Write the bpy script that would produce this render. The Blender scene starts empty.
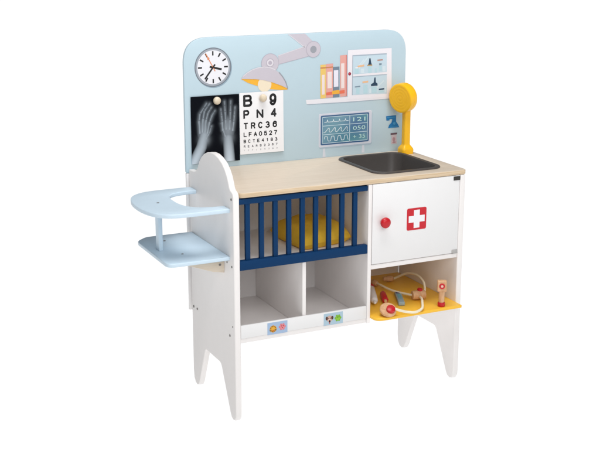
import bpy, bmesh, math, random
from mathutils import Vector, Matrix
random.seed(7)
S = bpy.context.scene
COL = S.collection

# ------------------------------------------------------------------ camera
cam_d = bpy.data.cameras.new("camera")
cam = bpy.data.objects.new("camera", cam_d); COL.objects.link(cam)
cam_d.sensor_width = 36.0
cam_d.lens = 1121.89 / 600.0 * 36.0
cam_d.clip_start = 0.05; cam_d.clip_end = 200
yaw, pitch, roll = -0.4518, 0.2568, 0.0012
fw = Vector((-math.sin(yaw)*math.cos(pitch), math.cos(yaw)*math.cos(pitch), -math.sin(pitch)))
rt = Vector((math.cos(yaw), math.sin(yaw), 0)); up = rt.cross(fw)
r2 = rt*math.cos(roll) + up*math.sin(roll); u2 = -rt*math.sin(roll) + up*math.cos(roll)
M3 = Matrix((r2, u2, -fw)).transposed()
cam.matrix_world = Matrix.Translation((-0.9286, -2.2561, 1.1219)) @ M3.to_4x4()
S.camera = cam

# ------------------------------------------------------------------ studio light
w = bpy.data.worlds.new("World"); S.world = w; w.use_nodes = True
nt = w.node_tree; bg = nt.nodes["Background"]
tc = nt.nodes.new("ShaderNodeTexCoord"); sx = nt.nodes.new("ShaderNodeSeparateXYZ")
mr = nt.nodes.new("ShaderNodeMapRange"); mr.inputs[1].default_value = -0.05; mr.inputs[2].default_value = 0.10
mr.inputs[3].default_value = 1.10; mr.inputs[4].default_value = 0.14  # bright lower half is added, to shine up through the floor
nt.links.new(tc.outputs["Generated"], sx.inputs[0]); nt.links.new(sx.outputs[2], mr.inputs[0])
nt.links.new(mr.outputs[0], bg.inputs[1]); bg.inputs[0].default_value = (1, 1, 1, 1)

def softbox(name, loc, target, size, power, col=(1, 1, 1)):
    d = bpy.data.lights.new(name, 'AREA'); d.shape = 'SQUARE'; d.size = size; d.energy = power; d.color = col
    o = bpy.data.objects.new(name, d); COL.objects.link(o); o.location = loc
    o.rotation_euler = (Vector(target) - Vector(loc)).to_track_quat('-Z', 'Y').to_euler()
    return o
softbox("key_softbox", (0.95, -2.6, 2.2), (0.3, 0.1, 0.4), 1.2, 16)
softbox("fill_softbox", (-0.60, -2.75, 1.95), (0.3, 0.15, 0.3), 1.4, 29)
softbox("top_softbox", (0.0, -0.45, 2.8), (0.3, 0.1, 0.5), 1.4, 47)
S.view_settings.view_transform = 'Standard'; S.view_settings.look = 'None'
S.view_settings.exposure = 0; S.view_settings.gamma = 1
S.cycles.max_bounces = 10; S.cycles.diffuse_bounces = 6

# ------------------------------------------------------------------ materials
def srgb(r, g, b):
    f = lambda c: (c/255/12.92) if c/255 <= 0.04045 else ((c/255+0.055)/1.055)**2.4
    return (f(r), f(g), f(b), 1)
def mat(name, col, rough=0.5, bump=0.0, scale=60, var=0.03, spec=0.4, coat=0.0, metal=0.0):
    m = bpy.data.materials.new(name); m.use_nodes = True; n = m.node_tree; b = n.nodes["Principled BSDF"]
    b.inputs["Roughness"].default_value = rough; b.inputs["Specular IOR Level"].default_value = spec
    b.inputs["Coat Weight"].default_value = coat; b.inputs["Metallic"].default_value = metal
    t = n.nodes.new("ShaderNodeTexCoord"); no = n.nodes.new("ShaderNodeTexNoise")
    no.inputs["Scale"].default_value = scale; no.inputs["Detail"].default_value = 4
    n.links.new(t.outputs["Object"], no.inputs["Vector"])
    r = n.nodes.new("ShaderNodeMix"); r.data_type = 'RGBA'
    c = Vector(col[:3])
    r.inputs[6].default_value = (*(c*(1-var)), 1); r.inputs[7].default_value = (*[min(1, x*(1+var)) for x in c], 1)
    n.links.new(no.outputs["Fac"], r.inputs[0]); n.links.new(r.outputs[2], b.inputs["Base Color"])
    if bump:
        bp = n.nodes.new("ShaderNodeBump"); bp.inputs["Strength"].default_value = bump; bp.inputs["Distance"].default_value = 0.001
        n2 = n.nodes.new("ShaderNodeTexNoise"); n2.inputs["Scale"].default_value = scale*6; n2.inputs["Detail"].default_value = 3
        n.links.new(t.outputs["Object"], n2.inputs["Vector"])
        n.links.new(n2.outputs["Fac"], bp.inputs["Height"]); n.links.new(bp.outputs[0], b.inputs["Normal"])
    return m
def wood(name, c1, c2, c3, sx=(3, 45, 45), rough=0.5):
    m = bpy.data.materials.new(name); m.use_nodes = True; n = m.node_tree; b = n.nodes["Principled BSDF"]
    b.inputs["Roughness"].default_value = rough; b.inputs["Specular IOR Level"].default_value = 0.35
    t = n.nodes.new("ShaderNodeTexCoord"); mp = n.nodes.new("ShaderNodeMapping"); mp.inputs["Scale"].default_value = sx
    no = n.nodes.new("ShaderNodeTexNoise"); no.inputs["Scale"].default_value = 1.6; no.inputs["Detail"].default_value = 8; no.inputs["Distortion"].default_value = 0.6
    n.links.new(t.outputs["Object"], mp.inputs[0]); n.links.new(mp.outputs[0], no.inputs["Vector"])
    cr = n.nodes.new("ShaderNodeValToRGB"); e = cr.color_ramp.elements
    e[0].position = 0.3; e[0].color = c1; e[1].position = 0.72; e[1].color = c3
    k = cr.color_ramp.elements.new(0.52); k.color = c2
    n.links.new(no.outputs["Fac"], cr.inputs[0]); n.links.new(cr.outputs[0], b.inputs["Base Color"])
    bp = n.nodes.new("ShaderNodeBump"); bp.inputs["Strength"].default_value = 0.08; bp.inputs["Distance"].default_value = 0.001
    n.links.new(no.outputs["Fac"], bp.inputs["Height"]); n.links.new(bp.outputs[0], b.inputs["Normal"])
    return m
def attr_mat(name, rough=0.5, spec=0.4):
    m = bpy.data.materials.new(name); m.use_nodes = True; n = m.node_tree; b = n.nodes["Principled BSDF"]
    a = n.nodes.new("ShaderNodeVertexColor"); a.layer_name = "print"
    n.links.new(a.outputs[0], b.inputs["Base Color"]); b.inputs["Roughness"].default_value = rough
    b.inputs["Specular IOR Level"].default_value = spec
    return m
WHITE = mat("white_paint", (0.85, 0.818, 0.803, 1), 0.42, 0.12, 40, 0.02)
DOORW = mat("white_door_paint", (0.80, 0.795, 0.795, 1), 0.38, 0.04, 40, 0.01)
LINER = mat("white_board", (0.86, 0.84, 0.835, 1), 0.6, 0.03, 30, 0.012)
SKY = mat("pale_blue_paint", (0.475, 0.605, 0.675, 1), 0.42, 0.04, 40, 0.012)
TRAY = mat("baby_blue_paint", (0.60, 0.735, 0.84, 1), 0.4, 0.12, 50, 0.03)
NAVY = mat("navy_paint", (0.003, 0.036, 0.115, 1), 0.5, 0.06, 60, 0.05, spec=0.12)
YEL = mat("yellow_paint", (0.93, 0.53, 0.045, 1), 0.4, 0.05, 60, 0.02)
YPL = mat("yellow_plastic", (0.93, 0.50, 0.010, 1), 0.32, 0.0, 60, 0.01)
CHAR = mat("charcoal_plastic", (0.070, 0.062, 0.058, 1), 0.40, 0.10, 90, 0.06, spec=0.34)
RED = mat("red_paint", (0.52, 0.010, 0.018, 1), 0.3, 0.0, 60, 0.03)
REDM = mat("red_print", (0.56, 0.010, 0.022, 1), 0.45, 0.0, 60, 0.02)
SCREW = mat("screw_steel", (0.22, 0.21, 0.20, 1), 0.45, 0.0, 60, 0.1, metal=0.6)
DARKM = mat("dark_hinge_metal", (0.05, 0.045, 0.04, 1), 0.4, 0.0, 60, 0.1, metal=0.5)
GREYM = mat("grey_hinge_plastic", (0.42, 0.41, 0.40, 1), 0.45, 0.0, 60, 0.05)
PLY = wood("birch_ply", (0.645, 0.54, 0.425, 1), (0.675, 0.57, 0.455, 1), (0.70, 0.60, 0.485, 1), (3.5, 60, 60), 0.42)
PLYE = wood("birch_edge", (0.56, 0.41, 0.25, 1), (0.66, 0.51, 0.34, 1), (0.74, 0.60, 0.44, 1), (5, 20, 240), 0.55)
BEECH = wood("beech_wood", (0.56, 0.31, 0.15, 1), (0.66, 0.39, 0.21, 1), (0.72, 0.47, 0.28, 1), (90, 90, 14), 0.5)
PALEW = wood("pale_raw_wood", (0.64, 0.55, 0.44, 1), (0.68, 0.59, 0.48, 1), (0.72, 0.64, 0.53, 1), (9, 30, 60), 0.6)
PEGW = wood("peg_wood", (0.60, 0.50, 0.36, 1), (0.68, 0.58, 0.44, 1), (0.74, 0.65, 0.52, 1), (60, 60, 60), 0.35)
TUBE = mat("cream_tube", (0.84, 0.76, 0.58, 1), 0.35, 0.0, 60, 0.02)
PAPER = mat("white_card", (0.84, 0.84, 0.86, 1), 0.5, 0.02, 50, 0.01)
INK = mat("black_ink", (0.012, 0.012, 0.014, 1), 0.5, 0.0, 60, 0.05)
def pm(n, r, g, b): return mat("print_"+n, [0.88*c for c in srgb(r, g, b)[:3]] + [1], 0.5, 0.0, 60, 0.015, spec=0.2)

# ------------------------------------------------------------------ mesh helpers
def catmull(pts, n=8, closed=True):
    out = []; N = len(pts)
    rng = range(N) if closed else range(N-1)
    for i in rng:
        g = (lambda k: pts[k % N]) if closed else (lambda k: pts[max(0, min(N-1, k))])
        p0, p1, p2, p3 = g(i-1), g(i), g(i+1), g(i+2)
        for j in range(n):
            t = j/n
            out.append(tuple(0.5*(2*b+(c-a)*t+(2*a-5*b+4*c-d)*t*t+(-a+3*b-3*c+d)*t**3) for a, b, c, d in zip(p0, p1, p2, p3)))
    if not closed: out.append(tuple(pts[-1]))
    return out
def rounded(pts, r, n=6):
    """polygon with rounded corners; r one radius or a list"""
    out = []; N = len(pts)
    for i in range(N):
        ri = r[i] if isinstance(r, (list, tuple)) else r
        p = Vector(pts[i]); a = Vector(pts[i-1]); b = Vector(pts[(i+1) % N])
        if ri <= 1e-6: out.append(tuple(p)); continue
        va, vb = (a-p), (b-p); la, lb = va.length, vb.length; va /= la; vb /= lb
        ang = va.angle(vb); d = min(ri/math.tan(ang/2), la*0.499, lb*0.499)
        s = p+va*d; e = p+vb*d
        for k in range(n+1):
            t = k/n
            out.append(tuple(s*(1-t)**2 + p*2*t*(1-t)*0.93 + p*0.07*2*t*(1-t)*1.0 + e*t*t))
    return out
def rect(u0, v0, u1, v1): return [(u0, v0), (u1, v0), (u1, v1), (u0, v1)]
def circle(cu, cv, ru, rv=None, n=40):
    rv = ru if rv is None else rv
    return [(cu+ru*math.cos(2*math.pi*i/n), cv+rv*math.sin(2*math.pi*i/n)) for i in range(n)]
MAP = {'X': lambda u, v, q: (q, u, v), 'Y': lambda u, v, q: (u, q, v), 'Z': lambda u, v, q: (u, v, q)}
def prism(bm, loops, axis, lo, hi, bev=0.0, mi=0, seg=2):
    """extrude outline(s) (first outer, others holes) from lo to hi along axis, with rounded edges"""
    cu = bpy.data.curves.new("tmp", 'CURVE'); cu.dimensions = '2D'; cu.fill_mode = 'BOTH'
    cu.extrude = max((hi-lo)/2 - bev, 1e-6); cu.bevel_depth = bev; cu.bevel_resolution = seg; cu.offset = -bev
    for L in loops:
        s = cu.splines.new('POLY'); s.points.add(len(L)-1); s.use_cyclic_u = True
        for p, c in zip(s.points, L): p.co = (c[0], c[1], 0, 1)
    o = bpy.data.objects.new("tmp", cu); COL.objects.link(o)
    me = bpy.data.meshes.new_from_object(o.evaluated_get(bpy.context.evaluated_depsgraph_get()))
    bpy.data.objects.remove(o); bpy.data.curves.remove(cu)
    t = bmesh.new(); t.from_mesh(me); bpy.data.meshes.remove(me)
    mid = (lo+hi)/2
    for v in t.verts: v.co = MAP[axis](v.co.x, v.co.y, v.co.z+mid)
    bmesh.ops.remove_doubles(t, verts=t.verts, dist=1e-6)
    bmesh.ops.recalc_face_normals(t, faces=t.faces)
    for f in t.faces: f.material_index = mi
    merge(bm, t)
def merge(bm, t):
    me = bpy.data.meshes.new("tmp"); t.to_mesh(me); t.free(); bm.from_mesh(me); bpy.data.meshes.remove(me)
def flat(bm, loop, y, mi=0, hole=None):
    """a printed shape on a board facing -Y"""
    if hole is None:
        f = bm.faces.new([bm.verts.new((u, y, v)) for u, v in loop])
        f.normal_update()
        if f.normal.y > 0: f.normal_flip()
        f.material_index = mi
        bmesh.ops.triangulate(bm, faces=[f])
    else:
        n = len(loop)
        a = [bm.verts.new((u, y, v)) for u, v in loop]; b = [bm.verts.new((u, y, v)) for u, v in hole]
        for i in range(n):
            f = bm.faces.new((a[i], a[(i+1) % n], b[(i+1) % n], b[i])); f.normal_update()
            if f.normal.y > 0: f.normal_flip()
            f.material_index = mi
def stroke(bm, pts, wid, y, mi=0):
    for i in range(len(pts)-1):
        a, b = Vector(pts[i]), Vector(pts[i+1]); d = (b-a)
        if d.length < 1e-7: continue
        d.normalize(); nrm = Vector((-d.y, d.x))*wid/2; e = d*wid*0.25
        flat(bm, [tuple(a-e+nrm), tuple(b+e+nrm), tuple(b+e-nrm), tuple(a-e-nrm)], y - i*2e-7, mi)
def box(bm, x0, x1, y0, y1, z0, z1, bev=0.0012, mi=0): 
    t = bmesh.new(); bmesh.ops.create_cube(t, size=1)
    for v in t.verts: v.co = ((x0+x1)/2+v.co.x*(x1-x0), (y0+y1)/2+v.co.y*(y1-y0), (z0+z1)/2+v.co.z*(z1-z0))
    if bev: bmesh.ops.bevel(t, geom=t.edges[:], offset=bev, segments=2, affect='EDGES', profile=0.5)
    bmesh.ops.recalc_face_normals(t, faces=t.faces)
    for f in t.faces: f.material_index = mi
    merge(bm, t)
def lathe(bm, prof, base, axis, n=32, mi=0):
    """prof: list of (radius, height) along axis from base"""
    ax = Vector(axis).normalized(); q = Vector((0, 0, 1)).rotation_difference(ax); base = Vector(base)
    t = bmesh.new(); rings = []
    for r, h in prof:
        if r < 1e-7: rings.append([t.verts.new(base + q @ Vector((0, 0, h)))])
        else: rings.append([t.verts.new(base + q @ Vector((r*math.cos(2*math.pi*i/n), r*math.sin(2*math.pi*i/n), h))) for i in range(n)])
    for a, b in zip(rings, rings[1:]):
        for i in range(n):
            if len(a) == 1 and len(b) == 1: continue
            if len(a) == 1: t.faces.new((a[0], b[i], b[(i+1) % n]))
            elif len(b) == 1: t.faces.new((a[i], a[(i+1) % n], b[0]))
            else: t.faces.new((a[i], a[(i+1) % n], b[(i+1) % n], b[i]))
    for R in (rings[0], rings[-1]):
        if len(R) > 1: t.faces.new(R)
    bmesh.ops.recalc_face_normals(t, faces=t.faces)
    for f in t.faces: f.material_index = mi
    merge(bm, t)
def tube(bm, pts, r, n=10, mi=0):
    P = [Vector(p) for p in catmull(pts, 10, False)]; t = bmesh.new(); rings = []
    nrm = Vector((0, 0, 1))
    for i, p in enumerate(P):
        d = (P[min(i+1, len(P)-1)] - P[max(i-1, 0)]).normalized()
        nrm = (nrm - d*nrm.dot(d))
        if nrm.length < 1e-4: nrm = d.orthogonal()
        nrm.normalize(); b = d.cross(nrm)
        rings.append([t.verts.new(p + r*(nrm*math.cos(2*math.pi*k/n)+b*math.sin(2*math.pi*k/n))) for k in range(n)])
    for a, b in zip(rings, rings[1:]):
        for k in range(n): t.faces.new((a[k], a[(k+1) % n], b[(k+1) % n], b[k]))
    t.faces.new(rings[0]); t.faces.new(rings[-1]); bmesh.ops.recalc_face_normals(t, faces=t.faces)
    for f in t.faces: f.material_index = mi
    merge(bm, t)
def text(bm, s, size, pos, axis_y, mi=0, bold=0.0, xscale=1.0, fit=None):
    """flat lettering facing -Y; pos = (x, z) of its lower-left corner; fit = (width, height) of its ink box"""
    cu = bpy.data.curves.new("tmp", 'FONT'); cu.body = s; cu.size = size; cu.offset = bold*size; cu.fill_mode = 'FRONT'; cu.resolution_u = 4
    o = bpy.data.objects.new("tmp", cu); COL.objects.link(o)
    me = bpy.data.meshes.new_from_object(o.evaluated_get(bpy.context.evaluated_depsgraph_get()))
    bpy.data.objects.remove(o); bpy.data.curves.remove(cu)
    t = bmesh.new(); t.from_mesh(me); bpy.data.meshes.remove(me)
    x0 = min(v.co.x for v in t.verts); x1 = max(v.co.x for v in t.verts); y0 = min(v.co.y for v in t.verts); y1 = max(v.co.y for v in t.verts)
    sx_, sy_ = (fit[0]/(x1-x0), fit[1]/(y1-y0)) if fit else (xscale, 1)
    for v in t.verts: v.co = (pos[0]+(v.co.x-x0)*sx_, axis_y, pos[1]+(v.co.y-y0)*sy_)
    for f in t.faces:
        f.normal_update()
        if f.normal.y > 0: f.normal_flip()
        f.material_index = mi
    merge(bm, t)
def obj(name, bm, mats, parent=None, smooth=True):
    me = bpy.data.meshes.new(name)
    bm.normal_update(); bm.to_mesh(me); bm.free()
    for m in (mats if isinstance(mats, (list, tuple)) else [mats]): me.materials.append(m)
    if smooth:
        for p in me.polygons: p.use_smooth = True
        me.set_sharp_from_angle(angle=math.radians(38))
    o = bpy.data.objects.new(name, me); COL.objects.link(o)
    if parent:
        o.parent = parent
        o.matrix_parent_inverse = Matrix.Translation(-Vector(parent.get("base", (0, 0, 0))))
    return o
def thing(name, label, cat, loc, group=None):
    o = bpy.data.objects.new(name, None); COL.objects.link(o); o.location = loc; o["base"] = loc
    o["label"] = label; o["category"] = cat
    if group: o["group"] = group
    return o
def tag(o, label, cat, group=None):
    o["label"] = label; o["category"] = cat
    if group: o["group"] = group
    return o
B = bmesh.new
# outlines of the printed pictures (x, z) on the backboard, in metres
ART = {
"lamp_arm":[[(0.2446,0.8208),(0.324,0.8421),(0.3388,0.841),(0.3333,0.8167),(0.2473,0.7999)],[(0.273,0.8726),(0.3192,0.8725),(0.3402,0.8534),(0.3165,0.8382)]],
"lamp_shade":[[(0.1438,0.7687),(0.1497,0.7753),(0.1605,0.7826),(0.174,0.7897),(0.1902,0.7938),(0.2064,0.795),(0.2227,0.7927),(0.2363,0.7868),(0.2472,0.779),(0.2568,0.768),(0.2651,0.7546),(0.2706,0.7379),(0.2526,0.7465),(0.2279,0.7559),(0.2061,0.7623),(0.1845,0.766)]],
"lamp_yellow":[[(0.1438,0.7687),(0.1845,0.766),(0.2061,0.7623),(0.2279,0.7559),(0.2526,0.7465),(0.2706,0.7379),(0.27,0.7352),(0.2498,0.7354),(0.2223,0.739),(0.1897,0.7484),(0.1629,0.7578)]],
"shelf":[[(0.3216,0.7057),(0.4404,0.706),(0.5748,0.7043),(0.575,0.6942),(0.4406,0.6935),(0.3239,0.6946)]],
"shelf_under":[[(0.3239,0.6948),(0.4405,0.6938),(0.575,0.6945),(0.575,0.6926),(0.4406,0.6914),(0.3267,0.6929)]],
"cab":[[(0.4411,0.8265),(0.5702,0.8261),(0.5734,0.6978),(0.4419,0.6994)]],
"cab_in":[[(0.4555,0.8126),(0.5557,0.8132),(0.5583,0.7077),(0.4556,0.7102)]],
"cab_lip":[[(0.4555,0.8126),(0.5557,0.8132),(0.5558,0.8104),(0.4556,0.8098)]],
"cab_mid":[[(0.4554,0.7632),(0.5569,0.7644),(0.557,0.7591),(0.4555,0.7581)]],
"b_yel":[[(0.3625,0.7922),(0.3779,0.7927),(0.3786,0.7072),(0.3631,0.7067)]],
"b_yel_l":[[(0.3667,0.7667),(0.3747,0.767),(0.3751,0.7164),(0.367,0.7162)]],
"b_sal":[[(0.3788,0.7939),(0.3988,0.7942),(0.3996,0.7077),(0.3794,0.7075)]],
"b_sal_l":[[(0.3826,0.7734),(0.3952,0.7738),(0.3956,0.7319),(0.383,0.7316)]],
"b_top":[[(0.3626,0.7859),(0.3989,0.7868),(0.3989,0.7838),(0.3626,0.7826)]],
"b_gry":[[(0.3983,0.7853),(0.417,0.7857),(0.4179,0.7074),(0.3991,0.7073)]],
"b_gry_l":[[(0.401,0.7766),(0.4139,0.7769),(0.4144,0.7346),(0.4014,0.7341)]],
"b_tall":[[(0.4187,0.8136),(0.4381,0.8145),(0.4395,0.7081),(0.4199,0.7078)]],
"b_tall_l":[[(0.4218,0.7931),(0.4311,0.7934),(0.4319,0.7298),(0.4226,0.7295)]],
"b_band":[[(0.3793,0.7213),(0.4328,0.7246),(0.4329,0.7163),(0.3794,0.7141)]],
"b_band_y":[[(0.3966,0.7246),(0.4177,0.726),(0.4178,0.7162),(0.3967,0.7154)]],
"m_frame":[[(0.3587,0.6684),(0.5131,0.6663),(0.5148,0.5795),(0.3593,0.5802)]],
"m_screen":[[(0.3642,0.6628),(0.5056,0.662),(0.5071,0.5844),(0.3659,0.5846)]],
"m_leg":[[(0.3717,0.5805),(0.3775,0.5803),(0.3792,0.5535),(0.3705,0.5535)],[(0.4868,0.5786),(0.4928,0.5786),(0.4947,0.5557),(0.4857,0.5557)]],
"micro":[[(0.5579,0.6478),(0.5884,0.6484),(0.5889,0.6315),(0.5953,0.623),(0.5992,0.6152),(0.5648,0.6153),(0.5676,0.6237),(0.5751,0.6298),(0.5773,0.639),(0.5688,0.6391),(0.5682,0.6357),(0.5591,0.636)]],
"jar_lid":[[(0.5728,0.6013),(0.5928,0.6014),(0.5929,0.5968),(0.5729,0.5967)]],
"jar":[[(0.575,0.5965),(0.5913,0.5966),(0.5909,0.5897),(0.5929,0.5719),(0.5747,0.5718),(0.5762,0.5881)]],
"c_dk":[[(0.52,0.752),(0.5233,0.7521),(0.5245,0.7393),(0.5296,0.7356),(0.5297,0.7303),(0.5103,0.7302),(0.5102,0.7351),(0.5179,0.7388)],[(0.5039,0.8025),(0.5074,0.8026),(0.5094,0.7919),(0.5116,0.7856),(0.5003,0.7856),(0.5026,0.7922)],[(0.5338,0.7217),(0.5501,0.7229),(0.5501,0.7192),(0.5339,0.7183)]],
"c_or":[[(0.47,0.7853),(0.4891,0.787),(0.4892,0.7826),(0.4701,0.781)],[(0.4848,0.7438),(0.5017,0.7449),(0.5018,0.7403),(0.4849,0.7391)]],
"c_rd":[[(0.528,0.798),(0.5438,0.7985),(0.5439,0.7954),(0.5281,0.7946)]],
"c_br":[[(0.498,0.7858),(0.5128,0.7858),(0.5128,0.7832),(0.498,0.7829)]],
"c_gy":[[(0.4623,0.7321),(0.4782,0.733),(0.4783,0.7302),(0.4624,0.7293)],[(0.533,0.7879),(0.5411,0.788),(0.5406,0.7834),(0.5337,0.7832)]],
"c_wh":[[(0.501,0.7815),(0.5111,0.7818),(0.5114,0.7652),(0.5013,0.7647)],[(0.5331,0.7812),(0.5415,0.7813),(0.5418,0.7691),(0.5334,0.7687)],[(0.4665,0.7278),(0.4762,0.7282),(0.4765,0.7116),(0.4667,0.7116)],[(0.4879,0.7343),(0.5001,0.7346),(0.5005,0.7119),(0.4883,0.7119)],[(0.5125,0.7272),(0.5274,0.7273),(0.5277,0.7116),(0.5128,0.712)]],
}
# ------------------------------------------------------------------ floor: made translucent so added light from below keeps it white without shadows
m = bpy.data.materials.new("underlit_white_floor"); m.use_nodes = True; n = m.node_tree; n.nodes.clear()
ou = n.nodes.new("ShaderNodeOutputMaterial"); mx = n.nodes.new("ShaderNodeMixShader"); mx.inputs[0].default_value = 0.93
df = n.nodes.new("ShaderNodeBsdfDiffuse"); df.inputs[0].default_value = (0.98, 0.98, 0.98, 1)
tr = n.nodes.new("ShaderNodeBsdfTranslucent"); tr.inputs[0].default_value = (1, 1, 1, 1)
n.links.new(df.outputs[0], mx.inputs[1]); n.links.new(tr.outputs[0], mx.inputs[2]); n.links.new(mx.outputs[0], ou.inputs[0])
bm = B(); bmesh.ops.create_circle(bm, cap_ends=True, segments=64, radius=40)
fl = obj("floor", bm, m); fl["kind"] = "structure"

# ------------------------------------------------------------------ the play station
D = 0.2877; HC = 0.553; W = 0.62
st = thing("doctor_play_station", "white wooden toy doctor station with light blue backboard, navy cot rail and yellow faucet", "toy station", (0.31, 0.14, 0))

foot = [(0.284, 0.55), (0.281, 0.035), (0.278, 0.014), (0.269, 0.003), (0.258, 0.0), (0.247, 0.004), (0.240, 0.014),
        (0.198, 0.108), (0.194, 0.115), (0.187, 0.119), (0.100, 0.119), (0.092, 0.117), (0.086, 0.110),
        (0.036, 0.014), (0.029, 0.004), (0.018, 0.0), (0.008, 0.003), (0.001, 0.013), (0.0, 0.030)]
arch = [(0.0, 0.545), (0.003, 0.553), (0.010, 0.556), (0.016, 0.558), (0.0215, 0.563), (0.026, 0.572), (0.034, 0.586), (0.047, 0.600), (0.064, 0.6115),
        (0.086, 0.620), (0.110, 0.6245), (0.134, 0.6245), (0.157, 0.6205), (0.178, 0.613), (0.196, 0.602), (0.210, 0.589), (0.2195, 0.575), (0.226, 0.566),
        (0.236, 0.560), (0.250, 0.5575), (0.280, 0.556)]
def screw(bm, y, z, r=0.0032):
    lathe(bm, [(r, 0.0), (r, 0.0006), (r*0.75, 0.0012), (r*0.3, 0.0008), (0, 0.0006)], (-0.0002, y, z), (-1, 0, 0), 16)
bm = B(); prism(bm, [foot[1:] + arch], 'X', 0.0, 0.0152, 0.0028, seg=3)
sp = obj("side_panel", bm, WHITE, st)
for y, z, r in [(0.010, 0.5385, 0.0030), (0.012, 0.3805, 0.0026), (0.030, 0.209, 0.0032), (0.268, 0.2075, 0.0032), (0.243, 0.2085, 0.003), (0.012, 0.236, 0.0016), (0.040, 0.398, 0.0024), (0.040, 0.3845, 0.0024)]:
    bm = B(); screw(bm, y, z, r); obj("screw", bm, SCREW, sp)
bm = B(); prism(bm, [foot[1:] + [(0.0, 0.5405), (0.284, 0.5405)]], 'X', W-0.0152, W, 0.0028, seg=3)
obj("side_panel", bm, WHITE, st)

# backboard and everything printed on it
bm = B(); prism(bm, [rounded([(-0.004, 0.5455), (0.6145, 0.5455), (0.6145, 0.8735), (-0.004, 0.8735)], [0.004, 0.004, 0.062, 0.062], 12)], 'Y', D, D+0.009, 0.0016)
bb = obj("backboard", bm, SKY, st)
YB = D - 0.00025
def art(bm, key, lvl, mi):
    for L in ART[key]: flat(bm, L, YB - lvl*0.00012, mi)

# printed clock
bm = B(); cx_, cz_, cr = 0.071, 0.8010, 0.0475
flat(bm, circle(cx_+0.002, cz_-0.0025, cr, n=48), YB, 5)
flat(bm, circle(cx_, cz_, cr, n=48), YB-.0001, 0); flat(bm, circle(cx_, cz_, cr*0.955, n=48), YB-.0002, 1); flat(bm, circle(cx_, cz_, cr*0.86, n=48), YB-.0003, 2)
def cpt(a, r): a = math.radians(a); return (cx_+r*cr*math.sin(a), cz_+r*cr*math.cos(a))
for k in range(12): stroke(bm, [cpt(30*k, 0.62), cpt(30*k, 0.80)], 0.0038, YB-.0004, 3)
stroke(bm, [cpt(100, -0.16), cpt(105, 0.46)], 0.0050, YB-.0005, 3)
stroke(bm, [cpt(218, -0.16), cpt(218, 0.72)], 0.0040, YB-.0006, 3)
stroke(bm, [cpt(331, -0.22), cpt(331, 0.80)], 0.0020, YB-.0007, 4)
flat(bm, circle(*cpt(331, 0.52), 0.0030, n=20), YB-.0008, 4, circle(*cpt(331, 0.52), 0.0018, n=20))
flat(bm, circle(cx_, cz_, 0.0022, n=16), YB-.0009, 3)
obj("printed_clock", bm, [pm("clock_grey", 118, 126, 136), pm("clock_rim", 166, 172, 182), pm("clock_white", 240, 240, 246), INK, pm("orange", 232, 140, 90), pm("clock_drop", 150, 172, 188)], bb, False)

# printed lamp
bm = B()
flat(bm, circle(0.2074, 0.7515, 0.0185, 0.0185, 32), YB-.00036, 2)
art(bm, "lamp_yellow", 2, 1); art(bm, "lamp_arm", 1, 0)
flat(bm, circle(0.2227, 0.8035, 0.0240, n=32), YB-.00048, 0)
flat(bm, circle(0.2227, 0.8035, 0.0240, n=32), YB-.00055, 3, circle(0.2227, 0.8035, 0.0228, n=32))
flat(bm, circle(0.2227, 0.8045, 0.0110, n=24), YB-.00060, 3); flat(bm, circle(0.2227, 0.8045, 0.0090, n=24), YB-.00066, 5); flat(bm, circle(0.2227, 0.8045, 0.0050, n=24), YB-.00072, 3)
flat(bm, circle(0.3425, 0.8325, 0.0205, n=32), YB-.00048, 0)
flat(bm, circle(0.3425, 0.8325, 0.0205, n=32), YB-.00055, 3, circle(0.3425, 0.8325, 0.0193, n=32))
flat(bm, circle(0.3425, 0.8322, 0.0090, n=24), YB-.00060, 4)
art(bm, "lamp_shade", 7, 0)
L = ART["lamp_shade"][0]
stroke(bm, L[1:8], 0.0022, YB-.00090, 5); stroke(bm, L[8:12], 0.0028, YB-.00090, 4)
stroke(bm, [ART["lamp_arm"][0][0], ART["lamp_arm"][0][1]], 0.0016, YB-.00020, 5); stroke(bm, [ART["lamp_arm"][1][0], (0.3165, 0.8400)], 0.0018, YB-.00020, 5)
stroke(bm, [ART["lamp_arm"][0][4], ART["lamp_arm"][0][3]], 0.0012, YB-.00020, 3)
obj("printed_lamp", bm, [pm("lilac_grey", 206, 200, 210), pm("lamp_yellow", 250, 186, 62), pm("bulb_cream", 246, 232, 206), pm("lilac_dark", 188, 181, 194), pm("joint_grey", 160, 163, 172), pm("lilac_light", 226, 222, 229)], bb, False)

# printed shelf, books, cabinet
bm = B(); art(bm, "shelf_under", 1, 1); art(bm, "shelf", 2, 0)
obj("printed_shelf", bm, [pm("shelf_white", 242, 240, 246), pm("shelf_shade", 176, 190, 204)], bb, False)
bm = B()
for i, (k, l) in enumerate([("b_yel", 3), ("b_sal", 3), ("b_gry", 3), ("b_tall", 3), ("b_yel_l", 4), ("b_sal_l", 4), ("b_gry_l", 4), ("b_tall_l", 4), ("b_top", 4), ("b_band", 5), ("b_band_y", 6)]):
    art(bm, k, l, [0, 1, 2, 1, 3, 3, 4, 3, 5, 6, 7][i])
stroke(bm, [(0.4372, 0.813), (0.4384, 0.709)], 0.0030, YB-.0006, 8)
obj("printed_books", bm, [pm("book_yellow", 242, 204, 116), pm("book_salmon", 236, 172, 162), pm("binder_grey", 122, 140, 158), pm("label_pink", 244, 228, 226), pm("label_white", 240, 238, 250),
    pm("band_brown", 206, 140, 90), pm("band_red", 238, 120, 92), pm("band_amber", 246, 182, 70), pm("salmon_dark", 214, 138, 134)], bb, False)
bm = B()
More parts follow.
